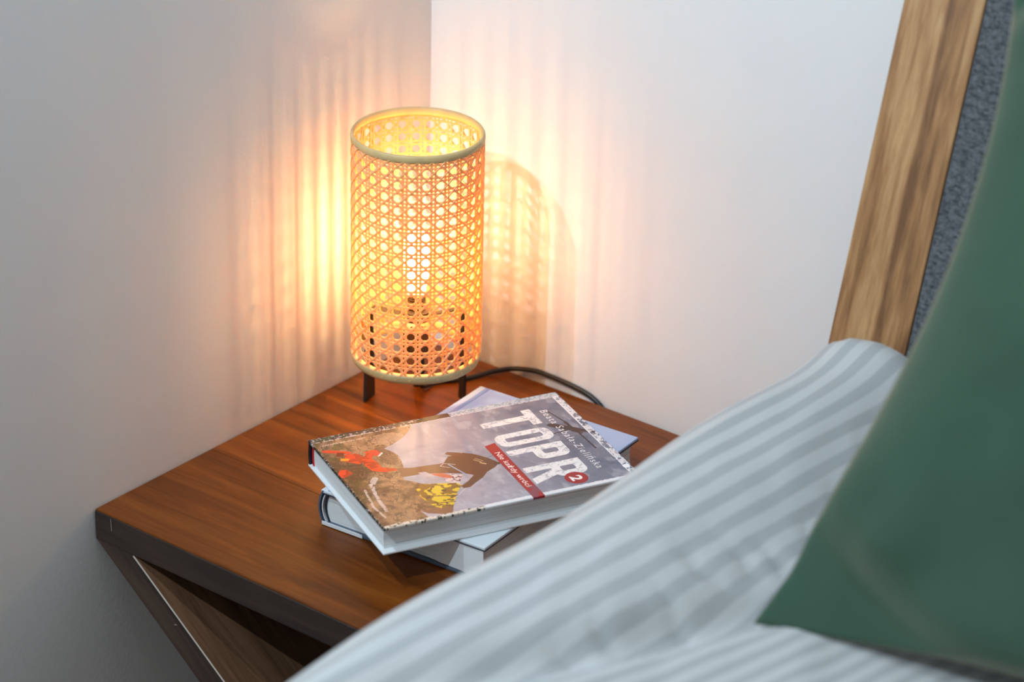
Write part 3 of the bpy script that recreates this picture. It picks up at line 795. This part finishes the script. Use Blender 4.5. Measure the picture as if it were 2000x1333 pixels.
    uvl.data.foreach_set('uv', uvs.reshape(-1, 2)[li].ravel())
    so = o.modifiers.new('thickness', 'SOLIDIFY'); so.thickness = 0.010; so.offset = -1
    return o
tag(duvet(), 'white duvet with pale grey woven stripes spread over the bed', 'duvet')

# ------------------------------------------------------------------ green pillow
def pillow_mat():
    m, nt, p = new_mat('dark_green_cotton')
    n = noise(nt, coords(nt, (1, 1, 1)), 14, 3); r = ramp(nt, [(0.3, lin(50, 76, 62)), (0.7, lin(58, 84, 70))])
    L(nt, n.outputs['Fac'], r.inputs['Fac']); L(nt, r.outputs['Color'], p.inputs['Base Color'])
    n2 = noise(nt, coords(nt, (1, 1, 1)), 700, 2); bump(nt, p, n2.outputs['Fac'], 0.2, 0.0006)
    p.inputs['Roughness'].default_value = 0.85; p.inputs['Specular IOR Level'].default_value = 0.2
    p.inputs['Sheen Weight'].default_value = 0.6; p.inputs['Sheen Tint'].default_value = (1.0, 0.86, 0.66, 1); p.inputs['Sheen Roughness'].default_value = 0.4  # sheen tinted warm to put the lamplight on the pillow's edge into the colour
    return m
def pillow():
    Wd, Ln, Th = 0.70, 0.50, 0.068
    phi = R(47.0)
    corner = Vector((0.6463, -0.4700, 0.1880))
    ex = Vector((1, 0.05, 0)).normalized(); ev = Vector((-0.08, math.cos(phi), math.sin(phi))).normalized(); en = ex.cross(ev)
    n1, n2 = 150, 120
    U = np.linspace(-1, 1, n1); Vv = np.linspace(-1, 1, n2)
    vs, fs = [], []
    def sheet(sgn):
        b = len(vs)
        for v in Vv:
            for u in U:
                # pincushion outline: sides drawn in between the corners
                x = u * (1 - 0.130 * (1 - v * v) ** 1.0 * abs(u)); y = v * (1 - 0.120 * (1 - u * u) * abs(v))
                t = ((1 - abs(u) ** 2.4) ** 0.50) * ((1 - abs(v) ** 2.4) ** 0.45)
                e_ = (1 - abs(u)) / 0.36 + (1 - abs(v)) / 0.27 - 1      # flat ears outside this line
                t *= 0.05 + 0.95 * float(sstep(-0.02, 0.42, e_)) ** 0.6
                # creases radiating from the corners
                cu, cv = 1 - abs(u), 1 - abs(v)
                ang_ = math.atan2(cv, cu)
                cre = 0.10 * math.sin(ang_ * 9 + 1.3 * (u > 0) + 2 * (v > 0)) * math.exp(-((cu * cu + cv * cv) / 0.18))
                nz = float(vnoise(u * 2.3 + 5 + sgn, v * 2.3 + 9)) - 0.5
                d = Th * (t * (1 + cre) + 0.34 * nz * t)
                d = sgn * max(d, 0.0) + 0.0015 * sgn
                sag = -0.016 * (max(0, -v - 0.55) / 0.45) ** 2 * (max(0, abs(u) - 0.6) / 0.4)
                ear = -0.012 * float(sstep(0.15, -0.5, e_)) * (v < 0)
                p = corner + ex * ((x + 1) / 2 * Wd) + ev * ((y + 1) / 2 * Ln) + en * (d + sag * 0.4 + ear)
                vs.append(p)
        for j in range(n2 - 1):
            for i in range(n1 - 1):
                q = (b + j * n1 + i, b + j * n1 + i + 1, b + (j + 1) * n1 + i + 1, b + (j + 1) * n1 + i)
                fs.append(q if sgn > 0 else tuple(reversed(q)))
        return b
    a = sheet(1); c = sheet(-1)
    ring = [i for i in range(n1)] + [j * n1 + n1 - 1 for j in range(1, n2)] + [(n2 - 1) * n1 + i for i in range(n1 - 2, -1, -1)] + [j * n1 for j in range(n2 - 2, 0, -1)]
    for k in range(len(ring)):
        l = (k + 1) % len(ring); fs.append((a + ring[l], a + ring[k], c + ring[k], c + ring[l]))
    o = mesh_obj('pillow', [v - corner for v in vs], fs, pillow_mat(), None, True)
    o.location = corner
    return o
tag(pillow(), 'dark green cotton pillow propped on the striped duvet against the headboard', 'pillow')
